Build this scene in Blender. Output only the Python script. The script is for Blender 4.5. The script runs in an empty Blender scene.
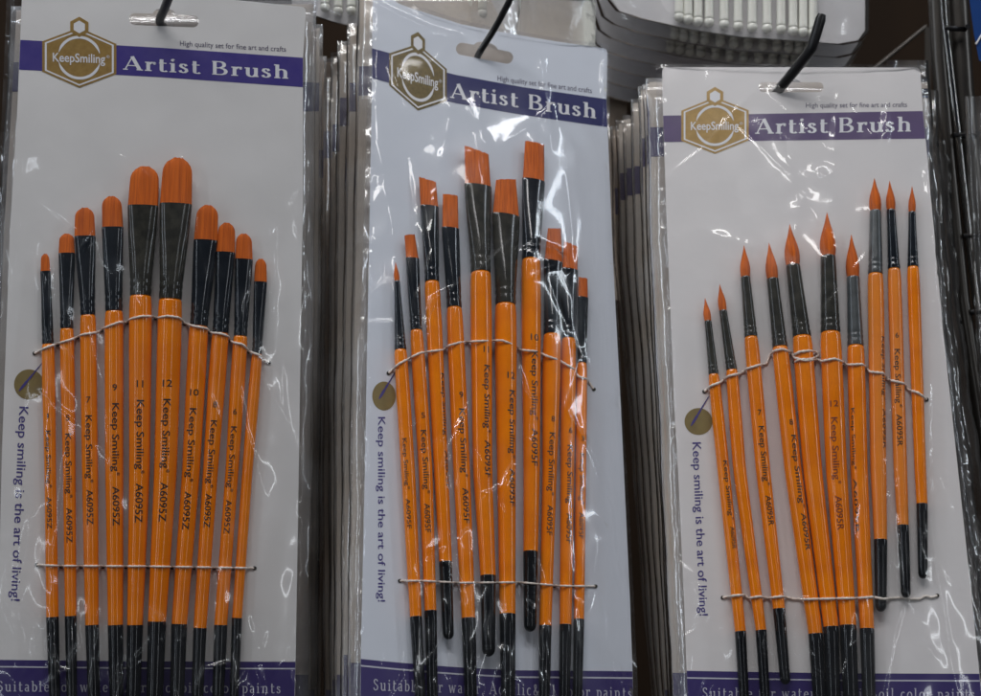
import bpy, bmesh, math, random
import numpy as np
from mathutils import Vector, Matrix
random.seed(4)
S = bpy.context.scene
COL = S.collection
# ------------------------------------------------------------------ camera
F = 1620.0; CX, CY = 490.5, 348.0; PITCH = math.radians(10)
CAM = Vector((0, 0, 1.5))
cd = bpy.data.cameras.new('camera'); cam = bpy.data.objects.new('camera', cd); COL.objects.link(cam)
cam.location = CAM; cam.rotation_euler = (math.radians(90)+PITCH, 0, 0)
cd.sensor_width = 36; cd.lens = F/981*36; cd.clip_start = .02; cd.clip_end = 20
cd.dof.use_dof = True; cd.dof.focus_distance = .59; cd.dof.aperture_fstop = 20
S.camera = cam
# ------------------------------------------------------------------ world, lamps, exposure
S.view_settings.view_transform = 'Standard'; S.view_settings.look = 'None'
S.view_settings.exposure = 0; S.view_settings.gamma = 1
W = bpy.data.worlds.new('World'); S.world = W; W.use_nodes = True
bgn = W.node_tree.nodes['Background']; bgn.inputs[0].default_value = (.68, .66, .66, 1); bgn.inputs[1].default_value = .035
def area(name, loc, target, sx, sy, power, col):
    l = bpy.data.lights.new(name, 'AREA'); l.shape = 'RECTANGLE'; l.size = sx; l.size_y = sy; l.energy = power; l.color = col
    o = bpy.data.objects.new(name, l); COL.objects.link(o); o.location = loc
    d = Vector(target)-Vector(loc); o.rotation_euler = d.to_track_quat('-Z', 'Y').to_euler(); return o
T0 = (0, .6, 1.6)
area('ceiling_tube', (-.45, -.40, 2.85), T0, 1.8, .05, 7.2, (1, .98, .96))
area('ceiling_tube', (.25, -.35, 3.15), T0, 1.8, .05, 8.5, (.98, .98, 1))
area('ceiling_tube', (-.2, .05, 2.8), T0, 1.8, .05, 4.5, (1, .98, .96))
area('ceiling_tube', (-1.7, -.2, 2.6), T0, .06, 1.4, 4.2, (.80, .89, 1))
area('ceiling_tube', (1.9, .0, 2.6), T0, .06, 1.2, 5, (.84, .92, 1))
area('glint_strip', (1.7, -1.7, 1.7), T0, .05, 1.5, 3.4, (.92, .96, 1))  # upright strips from here on, added to draw glints along creases and handles
area('glint_strip', (-1.7, -1.2, 1.7), T0, .05, 1.5, 4.0, (.84, .92, 1))
area('glint_strip', (-1.1, -2.6, 1.5), T0, .05, 1.4, 2.2, (.86, .93, 1))
# ------------------------------------------------------------------ helpers
cp, sp = math.cos(PITCH), math.sin(PITCH)
def ray(px, py):
    a = (px-CX)/F; b = -(py-CY)/F
    return Vector((a, cp-b*sp, sp+b*cp))
class Frame:                      # a real plane in the shop; P() gives the point of it seen at a place of the photograph
    def __init__(s, O, n): s.O = Vector(O)+CAM; s.n = Vector(n).normalized()
    def P(s, px, py, h=0):
        d = ray(px, py); t = ((s.O-CAM).dot(s.n)+h)/d.dot(s.n)
        return CAM+d*t
    def mpp(s, px, py):           # metres per pixel there
        p = s.P(px, py)-CAM
        return (p.y*cp+p.z*sp)/F
def MAT(name, col, rough=.5, metal=0, coat=0, spec=.5, noise=None, bump=None, streak=False):
    m = bpy.data.materials.new(name); m.use_nodes = True; nt = m.node_tree; b = nt.nodes['Principled BSDF']
    b.inputs['Base Color'].default_value = (*col, 1); b.inputs['Roughness'].default_value = rough
    b.inputs['Metallic'].default_value = metal; b.inputs['Coat Weight'].default_value = coat
    b.inputs['Coat Roughness'].default_value = .08; b.inputs['Specular IOR Level'].default_value = spec
    tc = nt.nodes.new('ShaderNodeTexCoord')
    def nz(scale, stretch=(1, 1, 1), det=3):
        mp = nt.nodes.new('ShaderNodeMapping'); mp.inputs['Scale'].default_value = stretch
        n = nt.nodes.new('ShaderNodeTexNoise'); n.inputs['Scale'].default_value = scale; n.inputs['Detail'].default_value = det
        nt.links.new(tc.outputs['Object'], mp.inputs[0]); nt.links.new(mp.outputs[0], n.inputs[0]); return n
    st = (1, .2, .03) if streak else (1, 1, 1)
    if noise:                     # (scale, other colour, amount)
        n = nz(noise[0], st); mx = nt.nodes.new('ShaderNodeMix'); mx.data_type = 'RGBA'
        rp = nt.nodes.new('ShaderNodeMapRange'); rp.inputs[1].default_value = .35; rp.inputs[2].default_value = .7; rp.inputs[4].default_value = noise[2]
        nt.links.new(n.outputs[0], rp.inputs[0]); nt.links.new(rp.outputs[0], mx.inputs[0])
        mx.inputs[6].default_value = (*col, 1); mx.inputs[7].default_value = (*noise[1], 1)
        nt.links.new(mx.outputs[2], b.inputs['Base Color'])
    if bump:                      # (scale, strength, distance)
        n = nz(bump[0], st); bp = nt.nodes.new('ShaderNodeBump'); bp.inputs['Strength'].default_value = bump[1]; bp.inputs['Distance'].default_value = bump[2]
        nt.links.new(n.outputs[0], bp.inputs['Height']); nt.links.new(bp.outputs[0], b.inputs['Normal'])
    return m
def FILM(name, haze=.03, rough=.09, gain=1.0, tint=(.97, .98, 1), bscale=260, bdist=.0006):
    m = bpy.data.materials.new(name); m.use_nodes = True; nt = m.node_tree; nt.nodes.clear()
    out = nt.nodes.new('ShaderNodeOutputMaterial'); tr = nt.nodes.new('ShaderNodeBsdfTransparent'); tr.inputs[0].default_value = (*tint, 1)
    gl = nt.nodes.new('ShaderNodeBsdfGlossy'); gl.inputs['Roughness'].default_value = rough; gl.inputs[0].default_value = (1, 1, 1, 1)
    df = nt.nodes.new('ShaderNodeBsdfDiffuse'); df.inputs[0].default_value = (.8, .82, .85, 1)
    hm = nt.nodes.new('ShaderNodeTexNoise'); hm.inputs['Scale'].default_value = 22; hm.inputs['Detail'].default_value = 5; hm.inputs['Distortion'].default_value = 1.5
    hr = nt.nodes.new('ShaderNodeMapRange'); hr.inputs[1].default_value = .42; hr.inputs[2].default_value = .72; hr.inputs[3].default_value = haze*.5; hr.inputs[4].default_value = haze*3.5
    nt.links.new(hm.outputs[0], hr.inputs[0])
    fr = nt.nodes.new('ShaderNodeLayerWeight'); fr.inputs[0].default_value = .12
    mu = nt.nodes.new('ShaderNodeMath'); mu.operation = 'MULTIPLY_ADD'; mu.inputs[1].default_value = .9; mu.inputs[2].default_value = .075*gain
    nt.links.new(fr.outputs['Fresnel'], mu.inputs[0])
    mu.use_clamp = True
    m1 = nt.nodes.new('ShaderNodeMixShader'); m2 = nt.nodes.new('ShaderNodeMixShader'); nt.links.new(hr.outputs[0], m1.inputs[0])
    nt.links.new(tr.outputs[0], m1.inputs[1]); nt.links.new(df.outputs[0], m1.inputs[2])
    nt.links.new(mu.outputs[0], m2.inputs[0]); nt.links.new(m1.outputs[0], m2.inputs[1])
    g2 = nt.nodes.new('ShaderNodeBsdfGlossy'); g2.inputs['Roughness'].default_value = .22; gm = nt.nodes.new('ShaderNodeMixShader'); gm.inputs[0].default_value = .38
    nt.links.new(gl.outputs[0], gm.inputs[1]); nt.links.new(g2.outputs[0], gm.inputs[2]); nt.links.new(gm.outputs[0], m2.inputs[2])
    tc = nt.nodes.new('ShaderNodeTexCoord'); nt.links.new(tc.outputs['Object'], hm.inputs[0]); n = nt.nodes.new('ShaderNodeTexNoise'); n.inputs['Scale'].default_value = bscale; n.inputs['Detail'].default_value = 2
    bp = nt.nodes.new('ShaderNodeBump'); bp.inputs['Strength'].default_value = .5; bp.inputs['Distance'].default_value = bdist
    nt.links.new(tc.outputs['Object'], n.inputs[0]); nt.links.new(n.outputs[0], bp.inputs['Height']); nt.links.new(bp.outputs[0], gl.inputs['Normal'])
    nt.links.new(m2.outputs[0], out.inputs[0]); return m
M = dict(
 paper=MAT('coated_card', (.73, .715, .70), .42, noise=(28, (.66, .645, .63), .8), bump=(55, .25, .0012)),
 paper_cool=MAT('cool_card', (.65, .685, .75), .42, noise=(28, (.62, .655, .71), .5), bump=(55, .25, .0012)),
 paper_warm=MAT('warm_card', (.72, .69, .675), .42, noise=(24, (.68, .66, .655), .7), bump=(55, .3, .0012)),
 purple=MAT('purple_print', (.040, .027, .21), .38, noise=(200, (.07, .05, .23), .5)),
 navy=MAT('navy_print', (.006, .008, .10), .38, noise=(200, (.010, .012, .12), .5)),
 plum=MAT('plum_print', (.085, .052, .145), .38, noise=(200, (.10, .06, .17), .5)),
 footer=MAT('dark_violet_print', (.035, .022, .13), .38),
 ink=MAT('purple_ink', (.05, .035, .20), .5), grey_ink=MAT('grey_ink', (.06, .05, .11), .5),
 white=MAT('white_ink', (.74, .74, .76), .45), footer_ink=MAT('pale_ink', (.50, .50, .58), .5),
 gold=MAT('gold_print', (.38, .24, .07), .36, metal=.3, noise=(420, (.28, .17, .045), .8)),
 bronze=MAT('bronze_print', (.17, .12, .035), .4, metal=.35, noise=(700, (.09, .065, .02), .9)),
 olive=MAT('gold_paint', (.22, .165, .05), .5, noise=(300, (.17, .12, .04), .7)),
 orange=MAT('orange_lacquer', (.88, .235, .001), .13, coat=0, spec=.55, noise=(90, (.70, .155, .002), .6), bump=(500, .08, .0003)),
 pale_orange=MAT('pale_orange_lacquer', (.82, .25, .03), .15, coat=0, spec=.55, noise=(90, (.76, .22, .03), .6), bump=(500, .08, .0003)),
 black=MAT('black_lacquer', (.003, .004, .006), .09, coat=0, spec=.45, noise=(150, (.008, .010, .013), .6)),
 ferrule=MAT('black_ferrule', (.004, .007, .012), .10, metal=0, coat=0, spec=.6, noise=(140, (.012, .017, .024), .7)),
 olivef=MAT('smoky_ferrule', (.022, .022, .019), .14, coat=0, spec=.5, noise=(260, (.050, .048, .038), .8)),
 greyf=MAT('grey_ferrule', (.075, .085, .088), .32, metal=.2, coat=.4, noise=(260, (.045, .05, .052), .7)),
 bristle=MAT('orange_bristle', (.68, .14, .008), .6, spec=.2, noise=(1500, (.42, .075, .006), .9), bump=(2600, .6, .0006), streak=True),
 lettering=MAT('black_print', (.02, .010, .004), .45), redprint=MAT('red_brown_print', (.16, .02, .006), .45),
 thread=MAT('grey_thread', (.86, .79, .71), .85, noise=(900, (.62, .55, .48), .9)),
 hole=MAT('hole_shadow', (.03, .025, .02), .9),
 hook=MAT('black_wire', (.012, .012, .014), .35, coat=.2, bump=(300, .3, .0006)),
 board=MAT('dark_brown_board', (.022, .012, .006), .8, spec=.15, noise=(14, (.012, .007, .004), .8), streak=True),
 steel=MAT('dark_steel', (.10, .092, .085), .3, metal=.8, bump=(60, .2, .001)),
 chrome=MAT('worn_chrome', (.35, .34, .33), .16, metal=1, bump=(90, .15, .0006)),
 rod=MAT('ivory_rod', (.80, .80, .74), .3, coat=.8, noise=(60, (.70, .70, .64), .7)),
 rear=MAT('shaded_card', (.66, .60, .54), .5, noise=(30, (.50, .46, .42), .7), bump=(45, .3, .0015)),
 brownrear=MAT('brown_shaded_card', (.50, .41, .33), .6, noise=(40, (.27, .21, .17), .8)),  # brown packs; also deepest stack cards, with the gap's shade in the colour
 tray=MAT('grey_card', (.68, .67, .69), .5, noise=(30, (.58, .57, .59), .7)),
 blue=MAT('blue_package', (.006, .045, .20), .3, coat=.4),
 film=FILM('clear_film', .005, .055, .5, (.98, .985, 1), 120, .00006), film_dark=FILM('dark_bag_film', .015, .12, 1.2, (.93, .92, .91), 120, .0007), film_blister=FILM('blister_film', .03, .08, 1.0, (.98, .98, .98), 80, .0004), film_rear=FILM('creased_film', .10, .09, 1.5, (.93, .91, .89), 120, .0007),
)
def tag(o, label, cat=None, group=None, kind=None):
    if label: o['label'] = label
    if cat: o['category'] = cat
    if group: o['group'] = group
    if kind: o['kind'] = kind
    return o
def empty(name, loc, label, cat, group=None):
    o = bpy.data.objects.new(name, None); COL.objects.link(o); o.location = loc; o.empty_display_size = .01
    return tag(o, label, cat, group)
def wloc(o):
    v = Vector((0, 0, 0))
    while o: v += o.location; o = o.parent
    return v
def obj(name, verts, faces, mat, parent=None, smooth=False, origin=None):
    """world-space vertices -> one mesh object"""
    base = wloc(parent) if parent else Vector((0, 0, 0))
    o3 = Vector(origin) if origin is not None else (base if parent else Vector(verts[0]))
    me = bpy.data.meshes.new(name)
    me.from_pydata([tuple(Vector(v)-o3) for v in verts], [], faces)
    if smooth: me.polygons.foreach_set('use_smooth', [True]*len(me.polygons))
    me.materials.append(mat); me.update()
    o = bpy.data.objects.new(name, me); COL.objects.link(o); o.location = o3-base
    if parent: o.parent = parent
    return o
def copy_tree(o, parent=None):
    c = o.copy(); COL.objects.link(c); c.parent = parent
    for ch in o.children: copy_tree(ch, c)
    return c
def loft(rings, cap=True):
    v = []; f = []; n = len(rings[0])
    for r in rings: v += r
    for i in range(len(rings)-1):
        for j in range(n):
            a = i*n+j; b = i*n+(j+1) % n; f.append((a, b, b+n, a+n))
    if cap:                       # end caps keep their own corners so the sides shade evenly up to the rim
        o = len(v); v += list(rings[0])+list(rings[-1]); f.append(tuple(range(o, o+n))[::-1]); f.append(tuple(range(o+n, o+2*n)))
    return v, f
def tube(pts, r, n=10):
    rings = []
    for i, p in enumerate(pts):
        a = pts[max(i-1, 0)]; b = pts[min(i+1, len(pts)-1)]
        t = (b-a).normalized(); u = t.cross(Vector((0, 1, .13))).normalized(); w = t.cross(u)
        rr = r[i] if isinstance(r, (list, tuple)) else r
        rings.append([p+(u*math.cos(2*math.pi*k/n)+w*math.sin(2*math.pi*k/n))*rr for k in range(n)])
    return loft(rings)
def interp(x, xs, ys): return float(np.interp(x, xs, ys))
def prism(loops, mapf, thick):
    """2D loops (first outer, rest holes) -> plate; mapf(x,y,h) gives a world point"""
    bm = bmesh.new(); ed = []; lps = []
    for lp in loops:
        vs = [bm.verts.new((x, y, 0)) for x, y in lp]; lps.append(vs)
        for i in range(len(vs)): ed.append(bm.edges.new((vs[i], vs[(i+1) % len(vs)])))
    bmesh.ops.triangle_fill(bm, edges=ed, use_beauty=True, use_dissolve=False)
    bm.verts.index_update(); V = [(v.co.x, v.co.y) for v in bm.verts]; Fc = [tuple(v.index for v in f.verts) for f in bm.faces]
    L = [[v.index for v in vs] for vs in lps]; bm.free(); n = len(V)
    verts = [mapf(x, y, thick) for x, y in V]+[mapf(x, y, 0) for x, y in V]
    faces = Fc+[tuple(i+n for i in f[::-1]) for f in Fc]
    for l in L:
        for i in range(len(l)):
            a, b = l[i], l[(i+1) % len(l)]; faces.append((a, b, b+n, a+n))
    return verts, faces
def rrect(x0, y0, x1, y1, r, n=5):
    p = []
    for cx, cy, a in ((x1-r, y0+r, -90), (x1-r, y1-r, 0), (x0+r, y1-r, 90), (x0+r, y0+r, 180)):
        for k in range(n+1):
            t = math.radians(a+90*k/n); p.append((cx+r*math.cos(t), cy+r*math.sin(t)))
    return p
# ------------------------------------------------------------------ lettering
_tc = {}
def sans(txt, off=0):
    key = (txt, off)
    if key not in _tc:
        cu = bpy.data.curves.new('t', 'FONT'); cu.body = txt; cu.resolution_u = 3; cu.size = 1; cu.offset = off
        o = bpy.data.objects.new('t', cu); COL.objects.link(o)
        bpy.context.view_layer.update()
        me = o.to_mesh(); V = [(v.co.x, v.co.y) for v in me.vertices]; Fc = [tuple(p.vertices) for p in me.polygons]
        o.to_mesh_clear(); bpy.data.objects.remove(o); bpy.data.curves.remove(cu)
        x0 = min(v[0] for v in V); x1 = max(v[0] for v in V)
        _tc[key] = ([((x-x0)/(x1-x0), y/.729) for x, y in V], Fc)
    return _tc[key]
def arc(cx, cy, rx, ry, a0, a1, n=12):
    return [(cx+rx*math.cos(math.radians(a0+(a1-a0)*k/n)), cy+ry*math.sin(math.radians(a0+(a1-a0)*k/n))) for k in range(n+1)]
XH = .66
def glyph(c, T, t):
    """serif letter: strokes (points, width or None = contrast by direction), advance"""
    s = []; st = lambda x, y0, y1: s.append(([(x, y0), (x, y1)], T))
    def sf(x, y, w=.15): s.append(([(x-w, y), (x+w, y)], t*1.1))
    cu = lambda p: s.append((p, None)); x = XH; h = t*.5; b = .12+T*.5
    if c == 'A': s += [([(.06, h), (.42, 1)], t), ([(.40, 1), (.78, h)], T*1.05), ([(.18, .32), (.62, .32)], t)]; sf(.07, h, .12); sf(.78, h, .16); a = .93
    elif c == 'B': st(b, 0, 1); s.append(([(b-.13, 1-h), (b+.25, 1-h)], t)); s.append(([(b-.13, h), (b+.28, h)], t)); cu(arc(b+.24, .755, .23, .245-h, 90, -90)); s.append(([(b, .51), (b+.26, .51)], t)); cu(arc(b+.27, .26, .28, .26-h, 90, -90)); a = .92
    elif c == 'S': cu([(.56, .78), (.50, .9), (.38, .97), (.26, .95), (.16, .86), (.15, .74), (.22, .62), (.38, .52), (.52, .42), (.58, .3), (.54, .14), (.42, .04), (.28, .03), (.16, .1), (.10, .24)]); a = .70
    elif c == 'r': st(b, 0, x); sf(b, h, .17); sf(b-.07, x-h, .09); cu(arc(b+.24, .40, .20, .24, 150, 60)); s.append((arc(b+.31, .56, .03, .03, 0, 330), T*.6)); a = .60
    elif c == 't': st(b, .12, .90); cu(arc(b+.14, .14, .14, .12, 180, 330)); s.append(([(b-.13, x-h), (b+.25, x-h)], t)); a = .50
    elif c == 'i': st(b, 0, x); sf(b, h, .17); sf(b-.07, x-h, .09); s.append((arc(b, .88, .035, .035, 0, 330), T*.7)); a = .42
    elif c == 'l': st(b, 0, 1); sf(b, h, .17); sf(b-.07, 1-h, .09); a = .42
    elif c == 's': cu([(.40, .50), (.35, .60), (.26, .64), (.15, .60), (.12, .50), (.18, .41), (.30, .34), (.40, .26), (.42, .15), (.35, .05), (.24, .02), (.13, .07), (.09, .17)]); a = .54
    elif c == 'u': st(b, .2, x); sf(b-.07, x-h, .09); cu(arc(b+.19, .22, .19, .21, 180, 340)); st(b+.40, 0, x); sf(b+.33, x-h, .09); sf(b+.47, h, .07); a = .80
    elif c in 'hnm': st(b, 0, 1 if c == 'h' else x); sf(b-.07, (1 if c == 'h' else x)-h, .09); sf(b, h, .15); cu(arc(b+.20, x-.2, .20, .19, 165, 0)); st(b+.40, 0, x-.18); sf(b+.40, h, .15); a = .82
    elif c == 'b': st(b, 0, 1); sf(b-.07, 1-h, .09); cu(arc(b+.17, .33, .24, .31, 150, -150)); a = .68
    elif c == 'p': st(b, -.3, x); sf(b-.07, x-h, .09); sf(b, -.3, .15); cu(arc(b+.17, .33, .24, .31, 150, -150)); a = .70
    elif c == 'o': cu(arc(.34, .33, .24, .31, 0, 360, 20)); a = .68
    elif c == 'e': cu(arc(.32, .33, .22, .31, 5, 320, 18)); s.append(([(.12, .36), (.53, .36)], t)); a = .62
    elif c == 'c': cu(arc(.32, .33, .22, .31, 50, 315, 16)); a = .58
    elif c == 'a': cu(arc(.27, .48, .17, .16, 150, 0)); st(.44, .06, .48); cu(arc(.30, .19, .19, .17, 60, 330)); sf(.50, h, .06); a = .62
    elif c == 'f': st(b, 0, .8); cu(arc(b+.16, .80, .16, .18, 180, 50)); s.append(([(b-.12, x-h), (b+.22, x-h)], t)); sf(b, h, .16); a = .44
    elif c == 'w': s += [([(.08, x), (.26, 0)], T), ([(.26, 0), (.44, x)], t), ([(.44, x), (.62, 0)], T), ([(.62, 0), (.80, x)], t)]; sf(.08, x-h, .1); sf(.80, x-h, .1); a = .92
    elif c == 'y': s += [([(.08, x), (.30, 0)], T), ([(.54, x), (.24, -.3)], t)]; sf(.08, x-h, .1); sf(.54, x-h, .1); a = .64
    elif c == '&': cu([(.72, .40), (.58, .10), (.38, .02), (.18, .10), (.16, .30), (.30, .50), (.46, .70), (.44, .90), (.32, .97), (.22, .86), (.26, .66), (.66, .02)]); a = .82
    elif c == ',': s.append(([(.12, .08), (.08, -.14)], T*.8)); a = .26
    else: a = .38
    return s, a
def ribbon(pts, w, T, t):
    V = []; n = len(pts)
    for i, (x, y) in enumerate(pts):
        a = pts[max(i-1, 0)]; b = pts[min(i+1, n-1)]; dx, dy = b[0]-a[0], b[1]-a[1]; L = math.hypot(dx, dy) or 1; dx /= L; dy /= L
        ww = w if w is not None else t+(T-t)*abs(dy)**1.3
        V += [(x-dy*ww/2, y+dx*ww/2), (x+dy*ww/2, y-dx*ww/2)]
    return V, [(2*i, 2*i+1, 2*i+3, 2*i+2) for i in range(n-1)]
def serif(txt, T=.2, t=.06, space=0.0):
    """returns verts (x 0..1 over the line, y in cap heights, layer) and faces"""
    V = []; Fc = []; x = 0; k = 0
    for ch in txt:
        s, a = glyph(ch, T, t)
        for pts, w in s:
            v, f = ribbon(pts, w, T, t); k = (k+1) % 5
            o = len(V); V += [(px+x, py, k) for px, py in v]; Fc += [tuple(i+o for i in q) for q in f]
        x += a+space
    return [(a/(x-space), b, k) for a, b, k in V], Fc
# ------------------------------------------------------------------ cards
class Card(Frame): pass
def mk(O, n, q, bow): c = Card(O, n); c.q = q; c.bow = bow; return c
C1 = mk((-.1233, .5888, .1041), (.15095, -.98782, -.03789), None, 0)
C2 = mk((.002, .617, .1082), (.36267, -.91537, .17481), None, 0)
C3 = mk((.1229, .6119, .0967), (-.01663, -.98945, .14394), None, 0)
# edges as (y -> x); lines as (x -> y)
C1.left = ([-14, 0, 117, 230, 450, 696, 722], [22, 21.8, 17, 10, 2, -4, -5]); C1.right = ([-14, 7, 58, 200, 316, 456, 694, 724], [306, 305.5, 303, 303, 301, 299, 295, 294])
C2.left = ([-20, 48, 78, 300, 460, 696, 720], [373, 372, 372, 368, 365, 360, 360]); C2.right = ([48, 99, 260, 410, 600, 671, 730], [607, 606.5, 613, 621, 630, 632.5, 634])
C3.left = ([66, 115, 230, 400, 470, 600, 682, 720], [662, 663, 667, 674, 678, 684, 687, 688]); C3.right = ([66, 111, 230, 330, 470, 600, 690, 722], [920, 923, 934, 943, 958, 972, 981, 984])
def outline(c, top, bot, r=5):
    """card outline, clockwise from top left; top/bot are lists of (x,y)"""
    L, R = c.left, c.right; pts = []
    def rounded(a, b, d):         # corner b between a and d
        a, b, d = Vector(a), Vector(b), Vector(d); p = b+(a-b).normalized()*r; q = b+(d-b).normalized()*r
        return [tuple((p*(1-t)+b*t)*(1-t)+(b*(1-t)+q*t)*t) for t in (0, .25, .5, .75, 1)]
    ry = [y for y in R[0] if top[-1][1]+8 < y < bot[0][1]-8]; ly = [y for y in L[0] if top[0][1]+8 < y < bot[-1][1]-8][::-1]
    rr = [(interp(y, *R), y) for y in ry]; ll = [(interp(y, *L), y) for y in ly]
    pts += rounded(ll[-1], top[0], top[1])+list(top[1:-1])+rounded(top[-2], top[-1], rr[0])+rr
    pts += rounded(rr[-1], bot[0], bot[1])+list(bot[1:-1])+rounded(bot[-2], bot[-1], ll[0])+ll
    return pts
def slot(cx, cy, hl, hh, ang, bump=1.0):
    p = []; ca, sa = math.cos(ang), math.sin(ang)
    for k in range(9): t = math.radians(90-180*k/8); p.append((hl-hh+hh*math.cos(t), -hh*math.sin(t)))     # right end, from top
    for k in range(9): t = math.radians(-90-180*k/8); p.append((-hl+hh+hh*math.cos(t), -hh*math.sin(t)))   # left end
    for k in range(9): t = math.radians(180-180*k/8); p.append((hh*1.9*math.cos(t), -hh-hh*bump*math.sin(t)))
    return [(cx+x*ca-y*sa, cy+x*sa+y*ca) for x, y in p]
def band(c, lines, h, th=.00006, n=14):
    """strip across the card; lines = (top x->y, bottom x->y)"""
    (tx, ty), (bx, by) = lines; V = []; Fc = []
    for i in range(n+1):
        s = i/n
        for (ax, ay) in ((tx, ty), (bx, by)):
            yl = ay[0]; yr = ay[-1]; xl = interp(yl, *c.left)+.15; xr = interp(yr, *c.right)-.15
            x = xl+(xr-xl)*s; V.append(c.P(x, interp(x, ax, ay), h+th))
    for i in range(n): Fc.append((2*i, 2*i+1, 2*i+3, 2*i+2))
    return V, Fc
TH = .0006
def text_on(c, name, geo, x0, y0, x1, y1, cap, mat, parent, h, up=None, bowf=None):
    """lay text from (x0,y0) to (x1,y1) baseline; cap height px; up = unit 2D direction of the letters' tops"""
    V, Fc = geo; dx, dy = x1-x0, y1-y0; L = math.hypot(dx, dy)
    if up is None: up = (0, -1)
    out = []
    for v in V:
        X = x0+dx*v[0]+up[0]*cap*v[1]; Y = y0+dy*v[0]+up[1]*cap*v[1]+(bowf(v[0]) if bowf else 0)
        out.append(c.P(X, Y, h+(v[2]*.000015 if len(v) > 2 else 0)))
    return obj(name, out, Fc, mat, parent)
def emblem(c, parent, cx, cy, u, v, side, tab, txt):
    gold = M['bronze' if c is C2 else 'gold']
    """gold hexagon with hanging tab, ring and name"""
    def Mp(a, b, h): return c.P(cx+u[0]*a+v[0]*b, cy+u[1]*a+v[1]*b, TH+h)
    def hexa(k): return [(0, -k), (k, -side*k), (k, side*k), (0, k), (-k, side*k), (-k, -side*k)]
    th = tab
    def tabh(k): return [(th*k*math.cos(math.radians(a)), -1.08+th*1.2*k*math.sin(math.radians(a))) for a in (30, 90, 150, 210, 270, 330)]
    e = obj('emblem', *prism([hexa(1.06)], Mp, .00012), gold, parent)
    ev, ef = prism([tabh(1.0)], Mp, .00022); tb = obj('emblem_tab', ev, ef, gold, e); ev, ef = prism([tabh(.62)], Mp, .00026); obj('tab_opening', ev, ef, M['white'], e)
    V, Fc = prism([hexa(.985), hexa(.93)], Mp, .00018); obj('emblem_border', V, Fc, M['white'], e)
    V = []; Fc = []
    for a0, a1 in ((14, 166), (194, 346)):
        o = len(V); n = 24
        for k in range(n+1):
            t = math.radians(a0+(a1-a0)*k/n); w = .034*min(1, math.sin(math.pi*k/n)*2.5)+.006
            for r in (.6-w, .6+w): V.append(Mp(r*math.cos(t), r*math.sin(t)*1.2, .0002))
        Fc += [(o+2*i, o+2*i+1, o+2*i+3, o+2*i+2) for i in range(n)]
    obj('emblem_ring', V, Fc, M['white'], e)
    g = sans(txt, .012); V = [Mp(-.76+1.50*x, .16-.32*y, .0002) for x, y in g[0]]; obj('lettering', V, g[1], M['white'], e)
    g = sans('®'); V = [Mp(.77+.1*x, -.02-.1*y, .0002) for x, y in g[0]]; obj('lettering', V, g[1], M['white'], e)
def make_card(c, label, top, bot, slt, bandl, foot, footline, bm, em, title, small, dot, dotline, slogan, ftxt):
    root = empty('brush_card', c.P(interp(700, *c.left), bot[-1][1]), label, 'display card', 'white cards tied with paintbrushes')
    mp = lambda x, y, h: c.P(x, y, h)
    V, Fc = prism([outline(c, top, bot), slt], mp, TH); obj('card_sheet', V, Fc, M[{'purple': 'paper', 'navy': 'paper_cool', 'plum': 'paper_warm'}[bm]], root)
    obj('header_band', *band(c, bandl, TH), M[bm], root)
    fb = obj('footer_band', *band(c, foot, TH), M['footer'], root)
    obj('footer_stripe', *band(c, footline, TH+.00008), M['footer_ink'], fb)
    emblem(c, root, *em)
    text_on(c, 'title_lettering', serif('Artist Brush', .185, .065, .06), *title, M['white'], root, TH+.00012)
    text_on(c, 'small_lettering', sans('High quality set for fine art and crafts'), *small, M['grey_ink'], root, TH+.0001)
    dx, dy, rx, ry = dot; V, Fc = prism([arc(dx, dy, rx, ry, 0, 348, 29)], lambda x, y, h: c.P(x, y, TH+h), .00008)
    d = obj('gold_dot', V, Fc, M['olive'], root)
    (a, b), (e, f) = dotline; L = math.hypot(e-a, f-b); nx, ny = -(f-b)/L, (e-a)/L
    prof = [(0, .8), (.12, 2.4), (.3, 2.6), (.38, 1.7), (.45, 2.2), (.55, 1.5), (1, .7)]
    V = []
    for t, w in prof:
        for s in (-.5, .5): V.append(c.P(a+(e-a)*t+nx*w*s, b+(f-b)*t+ny*w*s, TH+.0002))
    obj('brush_mark', V, [(2*i, 2*i+1, 2*i+3, 2*i+2) for i in range(len(prof)-1)], M['ink'], d)
    x0, y0, x1, y1, cap = slogan; L = math.hypot(x1-x0, y1-y0); up = ((y1-y0)/L, -(x1-x0)/L)
    text_on(c, 'slogan_lettering', sans('Keep smiling is the art of living!', .008), x0, y0, x1, y1, cap, M['ink'], root, TH+.0001, up)
    text_on(c, 'footer_lettering', serif('Suitable for water, Acrylic&oil color paints', .13, .06, .16), *ftxt, M['footer_ink'], fb, TH+.00022)
    return root
LN = lambda *p: ([q[0] for q in p], [q[1] for q in p])
bl2t = LN((372, 48), (390, 53), (420, 64), (447, 73), (520, 86.5), (607, 99)); bl2b = LN((372, 78), (390, 83), (420, 94), (447, 101.5), (520, 114.5), (607, 127))
f2 = LN((360, 659), (390, 662), (450, 667), (514, 670.5), (585, 671), (633, 671.5))
off = lambda l, d: (l[0], [y+d for y in l[1]])
f1 = LN((-4, 660), (140, 661.5), (296, 662)); f3 = LN((687, 671), (840, 673.5), (981, 674))
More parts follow.
